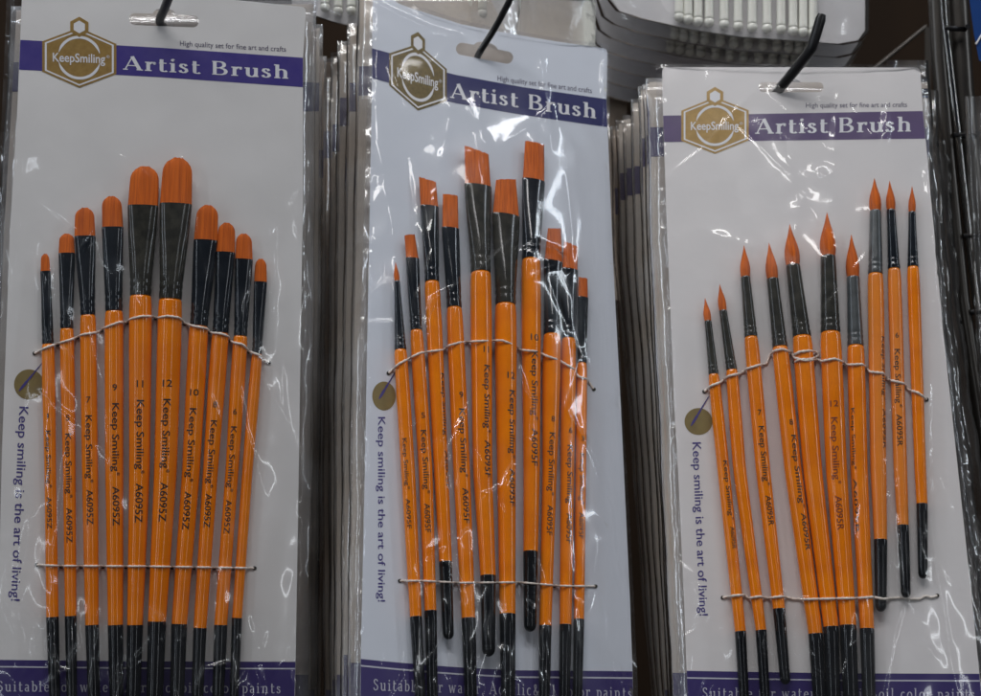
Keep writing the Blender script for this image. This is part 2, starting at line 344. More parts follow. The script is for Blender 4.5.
c1 = make_card(C1, 'white brush card with violet band holding ten round-tipped brushes, hanging at left',
  [(22, -14), (120, -10), (220, -2), (306, 7)], [(294, 724), (140, 722), (-5, 722)], slot(164, 20, 35, 6, .04, 1.0),
  (LN((21, 39.6), (160, 47.5), (303, 57.5)), LN((21, 69.5), (160, 77), (303, 87))), (f1, off(f1, 55)), (off(f1, 6.2), off(f1, 7.6)), 'purple',
  (79.3, 57.5, (35, 1.2), (0, 28.5), .50, .30, 'KeepSmiling'), (124, 69.3, 289.5, 78.6, 13.6), (180, 45.5, 286, 51.5, 5.4),
  (29, 384.5, 15, 15.2), ((19, 391), (43, 362)), (19.5, 406.5, 11, 601, 9.4), (-3, 691.5, 281, 693.5, 10.5))
c2 = make_card(C2, 'white brush card with navy band holding ten square-tipped brushes, hanging in the middle',
  [(373, -12), (400, 4), (430, 14), (461, 24), (505, 32.5), (555, 41), (607.5, 48.5)], [(634, 730), (500, 727), (360, 720)], slot(484.5, 53, 29, 6.2, .19, .8),
  (bl2t, bl2b), (f2, off(f2, 55)), (off(f2, 6), off(f2, 7.6)), 'navy',
  (418, 77, (27.2, 7.4), (0, 31.5), .48, .30, 'KeepSmiling'), (451, 97.5, 597, 118.5, 14.8), (497.5, 80.5, 592, 93, 5.4),
  (384, 396, 11.8, 14.5), ((379, 399), (396, 371)), (378.2, 417, 378.2, 602, 7.4), (373, 690.5, 632, 699, 11.5))
c3 = make_card(C3, 'white brush card with plum band holding ten pointed brushes, hanging at right',
  [(662, 67), (790, 67), (920, 67.5)], [(984, 722), (840, 722), (688, 720)], slot(791, 87, 32.5, 5, 0, .7),
  (LN((663, 115.5), (923, 110.8)), LN((663, 142), (923, 138.5))), (f3, off(f3, 50)), (off(f3, 6.4), off(f3, 7.8)), 'plum',
  (715, 125.3, (31.8, -.2), (0, 26.8), .53, .30, 'KeepSmiling'), (756, 133.6, 912, 131.2, 14.8), (806, 107.5, 907, 106.8, 5.2),
  (698.5, 421.5, 14, 13.5), ((691, 426), (709, 396)), (692.5, 442.5, 699.8, 616, 8.8), (702, 698.5, 975, 699.5, 10.8))
# ------------------------------------------------------------------ brushes
# tip x,y,w | ferrule top x,y,w | ferrule bottom x,y,w | mid (y=470) x,w | dip x,y,w | end x,y | lettering (number, num y, keep y0, keep y1, code y0, code y1, offset px, cap px)
B1 = [
 (45,254,6, 45.5,271,9.5, 48,344,11.5, 50.2,11.5, 52.4,617,12.3, 56,738, ('1',416,431,487,497,529,-1,5)),
 (66.8,234,12, 66.8,253,15.5, 66.8,328.5,12.7, 69.3,12.5, 70.7,616,11.5, 72.5,742, ('5',418,434,497,508,543,0,6)),
 (84.6,208,16, 85,236,20, 88,315,14.5, 90,16, 92,625,13.3, 95.5,744, ('7',400,416,482,490,525,0,6.5)),
 (111.3,196.5,17, 112.5,227,20.5, 114,311,17, 114.3,18, 115.5,625,15, 117,746, ('9',388,404,475,487,526,2,7)),
 (145,166.7,24, 143,205.5,29.5, 140.6,295.7,21, 139.5,20.5, 135,625,15.5, 132,748, ('11',384.5,401,473,484,523,1,7.5)),
 (178,158,25, 176,203.7,31, 170.4,299.4,22.5, 165.5,22.5, 157,621.5,18, 153,748, ('12',384,400,472,483,522,0,7.5)),
 (208,205.5,19, 205.7,240,23, 198.8,326,18, 191,17.8, 179.3,624,15.5, 175.5,746, ('10',393,409,481,492,530,-1,7)),
 (227,223,14, 225.6,252,18, 220.4,333,16, 210.5,15, 200,628,13, 195.5,744, ('8',405,421,487,494,528,0,6.5)),
 (244,234,13, 244,259,17, 240.5,336,13.5, 232,13, 220.7,625,13, 216.5,742, ('6',412,427,491,500,534,-1,6)),
 (261,259,9, 260.6,281.6,12.5, 257,354,10, 247.5,10.5, 237,618,10, 232.5,738, None)]
B2 = [
 (395.5,262,1, 397,281,5, 400.5,350,12, 408,14, 415.8,617,11.8, 422.5,738, ('',0,440,490,500,530,-4,4.5)),
 (409.7,235,11.5, 412.4,258,13.5, 416.3,330.5,12, 425.5,14, 430.5,611,12, 433.5,736, ('5',417,432,494,505,534,-2,6)),
 (427.5,179.5,18, 429.5,206,19, 432,282,14.5, 441,14.5, 445.5,562,13, 448.5,640, ('',0,375,440,452,490,4.5,5)),
 (450.4,195,16.5, 450.4,228,18, 454.3,308,15, 461.5,17, 468.5,618.5,14, 472,745, ('9',397,411,478,490,525,0,6.5)),
 (476.5,150,26, 478,185.5,28.5, 480.7,273,20, 482.5,19.5, 488,576,15.5, 488.6,657, ('11',352,368,434,443,480,2,7)),
 (506,179.6,22, 506,215,29, 505.5,305,20.5, 506.3,19, 507.5,614.5,16, 508.5,748, ('12',378,393,459,471,508,3,7)),
 (534.5,142.5,21.5, 533.6,180,24, 531,260,18.5, 531.5,16.5, 530.6,552,14.8, 530,632, ('10',340,354,421,431,468,0,6.8)),
 (554.4,228.5,15, 553.4,261,20, 552,335,17, 549.6,14.5, 545.3,626,12.3, 543.5,744, ('8',421,435,496,507,537,-1,6)),
 (571,244,16, 570,269,17, 568.6,339,14, 567.3,13.8, 565.5,625,12, 563.8,742, ('6',432,447,508,515,545,0,6)),
 (583,278,10, 583,297,11, 582,363.4,9.5, 580.8,11.2, 579,619.6,10.5, 576.8,738, ('3',440,455,505,514,540,-1,5))]
B3 = [
 (705,298,1, 708,321,6.5, 713.6,374.4,10, 723.5,12.3, 740.4,631.7,11, 746.5,742, ('',0,462,520,528,550,2,5)),
 (719.6,284,1, 723,310.6,7.2, 731.7,370,11, 739.5,13, 761,630.5,10.8, 768,742, None),
 (744,245.4,1, 745.5,277,9, 751,337,13, 763,14.5, 779,609,12, 785.6,685, ('7',414,428,486,497,527,1,6)),
 (769,242.5,1, 772.5,279,11, 780,347,15, 793,17, 815.5,634,14.2, 822,746, ('8',424,437,508,515,552,3,6)),
 (789.7,224,1, 793,265.5,13.5, 802,336.5,18.2, 812.5,19, 831,627,15, 835,748, None),
 (827,212.3,1, 828,256.6,14.5, 830.5,332.6,19.5, 836.3,21, 848,625.6,16.2, 853,750, ('12',406,420,485,498,532,-2,6.5)),
 (851.3,234.4,1, 853,277.4,12, 855.6,346,16, 859,17, 867,629,14.3, 870.5,746, ('',0,410,470,480,535,-6.5,4)),
 (874.4,178,1, 875.4,211,10.5, 875.4,274,14.5, 878.3,15.8, 880.5,540,13, 881,612, ('',0,338,400,410,450,6,4.5)),
 (889.6,180.6,1, 891,210,8, 894,269,12, 900.3,13.4, 903,525.5,11.3, 906,598, ('6',337,351,408,416,448,-1,5.5)),
 (912,186,1, 912,212,6.5, 913,267,11, 920.3,11.5, 922,504,11, 923,579, None)]
L1 = ['thinnest filbert brush at the far left of the violet-band card, marked 1', 'small filbert brush marked 5, second from left on the violet-band card', 'filbert brush marked 7, third from left on the violet-band card',
 'filbert brush marked 9, just left of the two widest on the violet-band card', 'large filbert brush marked 11 on the violet-band card', 'tallest and widest filbert brush, marked 12, on the violet-band card',
 'filbert brush marked 10, just right of the two widest on the violet-band card', 'filbert brush marked 8, third from right on the violet-band card', 'small filbert brush marked 6, second from right on the violet-band card', 'slim unmarked filbert brush at the right end of the violet-band card']
L2 = ['thin pointed brush at the left end of the navy-band card', 'narrow slant-topped brush marked 5 on the navy-band card', 'flat brush whose black end stops high, third from left on the navy-band card',
 'flat brush marked 9 on the navy-band card', 'widest flat brush, marked 11, on the navy-band card', 'wide flat brush marked 12 beside the widest one on the navy-band card',
 'highest flat brush, marked 10, on the navy-band card', 'flat brush marked 8 crossed by a bright film crease on the navy-band card', 'small flat brush marked 6 on the navy-band card', 'smallest flat brush, marked 3, at the right end of the navy-band card']
L3 = ['thinnest pointed brush at the left end of the plum-band card', 'second thin pointed brush from the left on the plum-band card', 'pointed brush marked 7 on the plum-band card', 'pointed brush marked 8 leaning against a thicker one on the plum-band card',
 'thick pointed brush under the double loop of thread on the plum-band card', 'thickest pointed brush, marked 12, on the plum-band card', 'pointed brush with grey ferrule right of the thickest on the plum-band card', 'tall pointed brush with grey ferrule and pale top, first of the three raised ones',
 'raised pointed brush marked 6, middle of the three high ones on the plum-band card', 'raised pointed brush with black ferrule at the right end of the plum-band card']
HM = {}                            # support heights for the bags
def make_brush(c, d, kind, label, ferm, hm, letter, idx, supports, group):
    tx, ty, tw, ax, ay, aw, bx, by, bw, mx, mw, dx, dy, dw, ex, ey, let = d
    rmax = max(bw, mw, dw+1)*.5*c.mpp(bx, 450); hc = rmax+TH+.0004
    root = empty('paintbrush', c.P(ex, ey, hc), label, 'paintbrush', group)
    ys = [by, (by+470)/2, 470, dy, ey]; xs = [bx, bx+(mx-bx)*((by+470)/2-by)/(470-by), mx, dx, ex]
    def cen(y): return interp(y, ys, xs)
    hw = ([by, by+6, by+45, 470, dy, ey], [bw*.97, bw+1, max(bw+1.6, mw), mw, dw, dw*.82])
    def ring(x, y, w, flat, n=28, jit=None, hcc=hc, wr=0):
        m = c.mpp(x, y); p = c.P(x, y, hcc); dax = (c.P(ex, ey, hc)-c.P(tx, ty, hc)).normalized(); lat = dax.cross(c.n).normalized()
        r = w*.5*m; out = []
        for k in range(n):
            a = 2*math.pi*k/n; j = 1+(jit[k] if jit else 0)
            out.append(p+(lat*math.cos(a)*r+c.n*math.sin(a)*r*flat)*j)
        return out
    # bristles
    jit = [random.uniform(-.05, .05) for _ in range(56)]
    rings = []; N = 12
    fl0 = {'filbert': .34, 'flat': .30, 'round': 1.0}[kind]
    for i in range(N+1):
        t = i/N; x = ax+(tx-ax)*t; y = ay+(ty-ay)*t
        if kind == 'filbert': w = (aw+(tw-aw)*t*.6)*(1 if t < .58 else max(.09, 1-((t-.58)/.42)**3.2)**.5); fl = fl0*(1-.55*t)
        elif kind == 'flat': w = aw*.95+(tw-aw)*t; fl = fl0*(1-.75*t); 
        else: w = aw*.93*(1-t**1.7)*(1+.32*math.sin(math.pi*min(t*1.3, 1)))+.25; fl = 1
        rg = ring(x, y, w, fl, 56, [q*min(1, .4+t) for q in jit])
        if kind != 'round' and i >= N-1:         # uneven ends of the hairs
            ax2 = (c.P(tx, ty, hc)-c.P(ax, ay, hc)).normalized(); m = c.mpp(tx, ty)
            sl = .10*tw if (kind == 'flat' and idx % 3 != 0) else 0
            if i == N: rg = [p+ax2*m*(random.uniform(-.9, .7)+sl*(-math.cos(2*math.pi*k/56))*(1 if idx % 2 else -1)) for k, p in enumerate(rg)]
        rings.append(rg)
    V, Fc = loft(rings); o = obj('bristles', V, Fc, M['bristle'], root, True)
    # ferrule
    rings = []; L = by-ay; prof = []
    for t in (0, .015, .03, .3, .55, .76): prof.append((t, 0))
    for t, e in ((.80, 0), (.82, -.5), (.835, -.5), (.85, 0), (.875, .1), (.895, -.5), (.91, -.5), (.93, .1), (.98, .2), (1, -.2)): prof.append((t, e))
    for t, e in prof:
        u = t*t*(3-2*t) if kind != 'round' else t
        w = aw*(1-u)+bw*u+e+(.5 if t <= .03 and t > 0 else 0); fl = fl0*1.1*(1-u)+u if kind != 'round' else 1
        rings.append(ring(ax+(bx-ax)*t, ay+(by-ay)*t, w, fl, 28))
    V, Fc = loft(rings); obj('ferrule', V, Fc, M[ferm], root, True)
    # handle and dipped end
    rings = []
    for y in [by-1, by+.3, by+1.2, by+3]+list(np.linspace(by+10, dy, 16)): rings.append(ring(cen(y), y, interp(y, *hw)*(.9 if y < by+.5 else 1), 1, 28))
    V, Fc = loft(rings); hd = obj('handle', V, Fc, M[hm], root, True)
    rings = []; rr = interp(ey, *hw)*.5
    for y in [dy, dy+.5]+list(np.linspace(dy+8, ey-rr*1.2, 8)): rings.append(ring(cen(y), y, interp(y, *hw)+(.35 if y > dy else 0), 1, 28))
    for k in range(1, 6):
        a = k/5*math.pi/2; rings.append(ring(cen(ey), ey-rr*1.2+rr*1.2*math.sin(a), max(.2, (rr*2+.35)*math.cos(a)), 1, 28))
    V, Fc = loft(rings); obj('dipped_end', V, Fc, M['black'], hd, True)
    # lettering printed round the handle
    if let:
        num, ny, k0, k1, g0, g1, ofs, cap = let; n3 = c.n
        dax = (c.P(ex, ey, hc)-c.P(bx, by, hc)).normalized(); lat = dax.cross(c.n).normalized()
        if lat.x < 0: lat = -lat
        def put(txt, y0, y1, cap, upright=False, o=ofs, ow=0):
            g = sans(txt, .009); bm = bmesh.new(); vs = [bm.verts.new((a, b, 0)) for a, b in g[0]]
            for f in g[1]:
                try: bm.faces.new([vs[i] for i in f])
                except ValueError: pass
            for q in ((-.27, -.18, -.09, .02, .13, .24, .35, .46, .57, .68, .79, .9) if not upright else (.15, .3, .45, .6, .75, .9)):
                geom = bm.verts[:]+bm.edges[:]+bm.faces[:]
                bmesh.ops.bisect_plane(bm, geom=geom, plane_co=(q, q, 0), plane_no=(1, 0, 0) if upright else (0, 1, 0), dist=1e-5)
            bm.verts.index_update(); V = []
            for v in bm.verts:
                if upright: y = y0-v.co.y*cap; s = (v.co.x-.5)*ow+o
                else: y = y0+(y1-y0)*v.co.x; s = (v.co.y-.45)*cap+o
                r = interp(y, *hw)*.5; th = s/r; m = c.mpp(mx, y); p = c.P(cen(y), y, hc)
                th = max(-1.5, min(1.5, th)); R = r*m+.00006
                V.append(p+lat*math.sin(th)*R+n3*math.cos(th)*R)
            Fc = [tuple(v.index for v in f.verts) for f in bm.faces]; bm.free()
            obj('lettering', V, Fc, M['redprint' if letter == 'R' and num == '12' else 'lettering'], hd)
        if num: put(num, ny+cap*.5, 0, cap*.95, True, o=ofs*.6, ow=cap*{'1': .3, '11': .85}.get(num, .62 if len(num) == 1 else 1.25))
        put('Keep Smiling', k0, k1-3, cap); put('®', k1-2, k1+1.2, cap*.45, o=ofs+cap*.35)
        put('A6095'+letter, g0, g1, cap)
    supports.append(dict(ys=[ty, ay, by, 470, dy, ey], xs=[tx, ax, bx, mx, dx, ex], ws=[max(tw*.7, 2), aw, bw+1, mw, dw, dw*.8], fl=[fl0*.5, fl0, 1, 1, 1, 1], hc=hc, m=c.mpp(bx, 450)))
    return root
SUP = {1: [], 2: [], 3: []}
for i, d in enumerate(B1): make_brush(C1, d, 'filbert', L1[i], 'ferrule' if i not in (4, 5) else 'olivef', 'orange', 'Z', i, SUP[1], 'filbert brushes on the violet-band card')
for i, d in enumerate(B2): make_brush(C2, d, 'flat' if i else 'round', L2[i], 'olivef' if i in (4, 5) else 'ferrule', 'orange', 'F', i, SUP[2], 'flat brushes on the navy-band card')
for i, d in enumerate(B3): make_brush(C3, d, 'round', L3[i], ('greyf' if i in (6, 7) else 'ferrule' if i in (8, 9) else 'olivef'), 'pale_orange' if i in (7, 8) else 'orange', 'R', i, SUP[3], 'pointed brushes on the plum-band card')
def support(sup, X, Y):
    """height of the brushes' front above the card plane"""
    H = np.full(X.shape, TH)
    for s in sup:
        xc = np.interp(Y, s['ys'], s['xs']); w = np.interp(Y, s['ys'], s['ws'])/2; fl = np.interp(Y, s['ys'], s['fl'])
        d = (X-xc)/w; ok = (np.abs(d) < 1) & (Y > s['ys'][0]) & (Y < s['ys'][-1])
        h = s['hc']+np.sqrt(np.clip(1-d*d, 0, 1))*w*fl*s['m']
        H = np.where(ok, np.maximum(H, h), H)
    return H
# ------------------------------------------------------------------ threads
def thread(c, root, pts, sup, r=.00044, extra=None):
    xs = np.array([p[0] for p in pts], float); ysx = np.array([p[1] for p in pts], float)
    s = np.concatenate([[0], np.cumsum(np.hypot(np.diff(xs), np.diff(ysx)))]); q = np.arange(0, s[-1], 1.0)
    X = np.interp(q, s, xs); Y = np.interp(q, s, ysx)
    H = support(sup, X, Y)
    Hs = H.copy()
    for _ in range(3): Hs = np.maximum(H, (np.roll(Hs, 1)+np.roll(Hs, -1))/2*.96)
    for _ in range(3): Y[1:-1] = (Y[:-2]+Y[1:-1]*2+Y[2:])/4
    Hs[0] = Hs[-1] = TH
    P = [c.P(x, y, h+r*.9) for x, y, h in zip(X, Y, Hs)]
    V, Fc = tube(P, [r*(1+.14*math.sin(i*1.3)) for i in range(len(P))], 7); t = obj('thread', V, Fc, M['thread'], root, True)
    for x, y in (pts[0], pts[-1])+tuple(extra or ()):
        V, Fc = prism([arc(x, y, 2.1, 2.0, 0, 330, 11)], lambda a, b, h: c.P(a, b, TH+h), .00025); obj('stitch_hole', V, Fc, M['hole'], root)
u29 = lambda l, ox, oy, k=2.9: [(x/k+ox, y/k+oy) for x, y in l]
def gaps(sup, pts, skip=()):
    """points of the thread line midway between neighbouring brushes"""
    out = []
    for i in range(len(sup)-1):
        if i in skip: continue
        for x, y in [(x, interp(x, [p[0] for p in pts], [p[1] for p in pts])) for x in np.arange(pts[0][0], pts[-1][0], 1)]:
            a = interp(y, sup[i]['ys'], sup[i]['xs']); b = interp(y, sup[i+1]['ys'], sup[i+1]['xs'])
            if abs(x-(a+b)/2) < .6: out.append((x, y+.8)); break
    return out
t = u29([(100,358),(135,340),(165,330),(205,318),(240,303),(285,296),(300,285),(345,267),(368,268),(380,257),(410,250),(440,250),(455,255),(485,249),(520,254),(535,270),(560,278),(600,286),(612,298),(640,300),(662,308),(672,325),(705,332),(722,352),(750,362),(780,385)], 0, 230)
thread(C1, c1, t, SUP[1], extra=gaps(SUP[1], t))
t = [(37, 565), (60, 566), (145, 566.5), (254.5, 568.3)]; thread(C1, c1, t, SUP[1], .00038, extra=gaps(SUP[1], t))
t = u29([(170,415),(200,388),(230,372),(262,356),(330,347),(345,335),(380,325),(440,322),(500,320),(540,336),(552,348),(600,352),(628,365),(665,378),(705,402),(720,425),(745,432),(765,462)], 330, 230)
thread(C2, c2, t, SUP[2])
t = [(400, 581), (423, 581), (460, 583), (520, 582.5), (560, 586), (595.5, 586.5)]; thread(C2, c2, t, SUP[2], .00038, extra=[(554, 586), (573, 586)])
t = u29([(185,465),(205,448),(232,438),(255,420),(292,412),(305,400),(345,388),(365,385),(372,362),(385,348),(410,342),(435,352),(445,368),(475,376),(512,372),(520,378),(560,370),(585,380),(595,388),(640,386),(655,398),(660,408),(700,412),(712,430),(760,442),(772,460),(800,468),(825,488)], 640, 230, 2.877)
thread(C3, c3, t, SUP[3], .0005)
t = u29([(442,360),(460,350),(490,347),(512,352),(514,362),(490,372),(460,372),(445,380)], 640, 230, 2.877); thread(C3, c3, t, SUP[3], .0005)
t = u29([(238,408),(270,402),(300,400),(312,410),(345,404),(365,410),(410,404),(440,412),(470,413),(560,411),(585,410),(620,410),(670,406),(700,412),(745,408),(780,412),(805,412),(822,402),(838,408),(855,402)], 640, 456, 2.877)
thread(C3, c3, t, SUP[3], .00047)
# ------------------------------------------------------------------ bags over the three front cards
def seg_d(X, Y, a, b):
    ax, ay = a; bx, by = b; dx, dy = bx-ax, by-ay; L2 = dx*dx+dy*dy+1e-9
    t = np.clip(((X-ax)*dx+(Y-ay)*dy)/L2, 0, 1); return np.hypot(X-ax-t*dx, Y-ay-t*dy), t
def crease(H, X, Y, pts, amp, w):
    D = np.full(X.shape, 1e9); A = np.zeros(X.shape); n = len(pts)-1
    x0 = min(p[0] for p in pts)-5*w; x1 = max(p[0] for p in pts)+5*w; y0 = min(p[1] for p in pts)-5*w; y1 = max(p[1] for p in pts)+5*w
    for i in range(n):
        d, t = seg_d(X, Y, pts[i], pts[i+1]); g = (i+t)/n
        A = np.where(d < D, np.sin(np.pi*np.clip(g*.94+.03, 0, 1))**.5, A); D = np.minimum(D, d)
    H += amp*A*(.8+.3*np.sin(Y*.17+X*.11+pts[0][0])*np.sin(Y*.071+pts[0][1]))*np.exp(-np.sqrt((D/w)**2+.15)*1.4+.54)
def sheet(c, name, left, right, top, bot, sup, creases, seed, label, group):
    rng = np.random.default_rng(seed); st = 1.7; wav = {5: .8, 8: .55, 12: .4}[seed]
    ny = int((bot-top)/st); nx = int((right[1][0]-left[1][0])/st)+2
    yy = np.linspace(0, 1, ny+1)[:, None]; xx = np.linspace(0, 1, nx+1)[None, :]
    if callable(top): pass
    Y = top+(bot-top)*yy+0*xx
    Lx = np.interp(Y, *left); Rx = np.interp(Y, *right); X = Lx+(Rx-Lx)*xx
    if hasattr(c, 'topline'):
        T = np.interp(X, *c.topline); Y = T+(Y-top)/(bot-top)*(bot-T)
    H0 = support(sup, X, Y)
    Hs = H0+.0007; Fm = Hs.copy()
    # the film hangs as a taut skin from brush to brush: relaxed coarse to fine
    def relax(f, lo, n):
        for it in range(n):
            A = f.copy(); A[1:-1, 1:-1] = (f[:-2, 1:-1]+f[2:, 1:-1]+f[1:-1, :-2]+f[1:-1, 2:])/4
            A[0] = A[1]; A[-1] = A[-2]; A[:, 0] = lo[:, 0]; A[:, -1] = lo[:, -1]
            f = np.maximum(lo, A)
        return f
    def resize(f, sh):
        a = np.linspace(0, f.shape[0]-1, sh[0]); b = np.linspace(0, f.shape[1]-1, sh[1])
        g = np.stack([np.interp(b, np.arange(f.shape[1]), r) for r in f]); return np.stack([np.interp(a, np.arange(f.shape[0]), q) for q in g.T]).T
    prev = None
    for st2 in (8, 4, 2, 1):
        lo = Hs[::st2, ::st2]
        if st2 > 1:               # coarse lower bound = local maximum
            hh, ww = lo.shape; pad = np.pad(Hs, ((0, hh*st2-Hs.shape[0]), (0, ww*st2-Hs.shape[1])), mode='edge'); lo = pad.reshape(hh, st2, ww, st2).max((1, 3))
        f = lo.copy() if prev is None else np.maximum(resize(prev, lo.shape), lo)
        prev = relax(f, lo, {8: 500, 4: 200, 2: 80, 1: 60}[st2])
    Fm = prev
    edge = np.minimum(np.minimum(X-Lx, Rx-X)/7, 1); H = Fm
    wr = np.zeros(X.shape)
    # soft crumple
    for k in range(26):
        a = rng.uniform(0, math.pi); f = rng.uniform(.01, .055); ph = rng.uniform(0, 6.28)
        wr += wav*rng.normal()*.00008/(f*40)*np.sin((X*math.cos(a)+Y*math.sin(a))*f*2*math.pi*.6+ph+2*np.sin(Y*.012+k))
    # random sharp creases, mostly upright
    for k in range(26):
        x = rng.uniform(left[1][0], right[1][0]); y = rng.uniform(max(top, -10), bot-80); L = rng.uniform(50, 240); a = math.pi/2+rng.normal()*.16
        p = [(x, y), (x+L*.5*math.cos(a), y+L*.5*math.sin(a)), (x+L*math.cos(a+.06*rng.normal()), y+L*math.sin(a))]
        crease(wr, X, Y, p, rng.choice([-1, 1])*rng.uniform(.00012, .00034), rng.uniform(1.6, 3.2))
    for k in range(12):               # long slanting folds
        x = rng.uniform(left[1][0], right[1][0]); y = rng.uniform(max(top, 0), 560); L = rng.uniform(60, 170); a = math.pi/2+rng.choice([-1, 1])*rng.uniform(.35, 1.1)
        crease(wr, X, Y, [(x, y), (x+L*.5*math.cos(a), y+L*.5*math.sin(a)), (x+L*math.cos(a+.1), y+L*math.sin(a+.1))], rng.choice([-1, 1])*rng.uniform(.00015, .0004), rng.uniform(1.3, 2.4))
    for k in range(14):               # the film bunches up towards the foot of the bag
        x = rng.uniform(left[1][3]+12, right[1][3]-12); y = rng.uniform(600, 690); L = rng.uniform(25, 80); a = math.pi/2+rng.normal()*.35
        crease(wr, X, Y, [(x, y), (x+L*.5*math.cos(a), y+L*.5*math.sin(a)), (x+L*math.cos(a+.5*rng.normal()), y+L*math.sin(a))], rng.choice([-1, 1])*rng.uniform(.0003, .0010), rng.uniform(2, 5))
    for pts, amp, w in creases: crease(wr, X, Y, pts, amp*.0015, w*.9)
    # crinkled side seams
    for s, (ex) in ((1, Lx), (-1, Rx)):
        dd = np.abs(X-ex); K = 150; kn = np.sort(rng.uniform(top-20, bot+10, K)); nv = rng.normal(size=K)*rng.choice([.15, .5, 1.4], K); kn2 = np.sort(rng.uniform(top-20, bot+10, K//4)); nv2 = rng.normal(size=K//4)
        wr += np.exp(-(dd/6)**2)*(.00033*np.interp(Y+s*(X-ex)*rng.uniform(-.6, .6), kn, nv)+.0005*np.interp(Y, kn2, nv2))
    H = np.maximum(H+wr, H0+.00035)
    H = H*edge+(1-edge)*(.0002+wr*.7)
    P = [c.P(float(x), float(y), float(h)) for x, y, h in zip(X.ravel(), Y.ravel(), H.ravel())]
    n = nx+1; Fc = [(j*n+i, j*n+i+1, (j+1)*n+i+1, (j+1)*n+i) for j in range(ny) for i in range(nx)]
    # back of the bag
    o = len(P); bs = 8; nyb = ny//bs; nxb = nx//bs
    jj = [round(k*ny/nyb) for k in range(nyb+1)]; ii = [round(k*nx/nxb) for k in range(nxb+1)]
    for j in jj:
        for i in ii:
            e = i in (0, nx) or j in (0, ny)
            P.append(c.P(float(X[j, i]), float(Y[j, i]), float(H[j, i])-.00005 if e else -.0008-.0006*rng.random()))
    m = len(ii); Fc += [(o+a*m+b, o+(a+1)*m+b, o+(a+1)*m+b+1, o+a*m+b+1) for a in range(nyb) for b in range(nxb)]
    ob = obj(name, P, Fc, M['film'], None, True, origin=c.P(float(X[-1, 0]), float(Y[-1, 0])))
    return tag(ob, label, 'plastic bag', group)
G = 'clear bags over the three front cards'
cr1 = [([(77,253),(90,238),(103,220)],1.0,2), ([(55,262),(55,292)],.9,5), ([(272,186),(272,270),(271,350)],.8,2.2), ([(196,70),(197,150),(192,230)],.5,4),
 ([(25,98),(45,90),(58,80)],.7,3), ([(50,640),(56,668),(66,690)],1.3,3), ([(40,690),(62,672),(78,668)],1.2,3), ([(108,630),(102,660),(110,696)],1.0,2.4), ([(128,650),(126,676),(120,700)],1.2,3.5), ([(152,608),(164,625),(166,650)],1.2,2.4),
 ([(196,690),(206,668),(226,664),(232,690)],1.3,3), ([(186,660),(180,640),(196,625)],.8,2.4), ([(300,580),(296,640),(302,690)],1,3), ([(175,585),(195,578),(215,580)],.6,3), ([(228,70),(215,110),(232,160)],.5,6), ([(20,640),(5,600),(8,560)],.8,3),
 ([(108,395),(170,372),(230,420)],.25,8), ([(10,620),(25,560),(30,520)],.8,4)]
cr2 = [([(375,2),(400,16),(430,29),(461,37)],.9,2.4), ([(359,306),(372,292),(388,281)],1.0,2.2), ([(358,322),(375,323),(394,322)],.8,2), ([(424,345),(428,313),(433,299),(451,289)],1.3,2), ([(414,420),(424,380),(424,345)],.6,2.5),
 ([(521,252),(537,244),(554,249),(564,258),(570,270)],1.3,2.4), ([(530,280),(544,268),(560,263)],1.4,4), ([(518,366),(522,385),(530,400),(528,440)],.9,2), ([(473,392),(460,425),(449,450),(432,500)],.9,2), ([(478,494),(492,492),(503,486),(513,462)],1.0,2),
 ([(599,518),(603,524),(608,531)],1.2,3), ([(504,645),(501,662),(494,690)],1.6,5), ([(413,618),(412,645),(409,672)],.9,2.4), ([(451,100),(440,170),(432,230)],.5,7), ([(470,105),(484,140),(500,170)],.45,6), ([(540,60),(546,100),(552,150)],.6,6),
 ([(456,545),(452,575),(462,600)],.8,2.4), ([(524,600),(536,612),(542,585),(536,560)],1.1,2.2), ([(440,560),(452,568),(460,583)],.9,2.4), ([(576,600),(585,606),(594,570),(598,545)],.7,2.4), ([(607,50),(603,80),(604,105)],1.0,3), ([(614,300),(618,345),(626,420)],.8,2.5), ([(600,300),(605,340),(604,400)],.5,2),
 ([(545,660),(542,640),(548,620)],.9,2.4), ([(615,660),(624,680),(632,700)],1.3,3), ([(362,230),(372,300),(368,420),(372,470)],.9,2.4), ([(640,640),(620,560),(610,440)],.4,3), ([(380,150),(395,250),(390,330)],.4,6)]
cr3 = [([(818,172),(826,178),(829,186)],1.3,6), ([(887,105),(887,128),(886,152)],1.0,4), ([(929,380),(928,440),(931,520)],.8,3), ([(732,470),(740,520),(741,550),(732,588)],1.0,2.4), ([(675,560),(692,574),(702,592),(706,612)],1.1,2.2), ([(676,466),(673,520),(678,560)],1.1,2.6),
 ([(783,600),(790,615),(787,625)],1.2,4), ([(925,160),(933,230),(936,300)],1.1,3), ([(780,160),(800,200),(790,240)],.4,9), ([(660,250),(700,230),(760,250)],.3,8), ([(670,560),(672,610),(682,680)],.9,3), ([(760,90),(800,120),(850,170)],.35,9),
 ([(667,300),(668,350),(672,420)],.9,2.4), ([(840,90),(870,130),(905,180)],.4,8), ([(780,590),(800,600),(812,598)],.7,3)]
C1.topline = None; del C1.topline
C2.topline = ([366, 400, 430, 461, 505, 555, 610], [-22, -2, 10, 20, 29, 37.5, 44.5])
sheet(C1, 'plastic_bag', ([-30, 15, 110, 230, 450, 696, 740], [7, 6, 2, -6, -12, -20, -22]), ([-30, 10, 90, 330, 480, 600, 690, 740], [319, 318, 313.5, 312, 310, 308, 307.5, 307]), -22, 735, SUP[1], cr1, 5, 'clear crinkled bag around the card with the violet band', G)
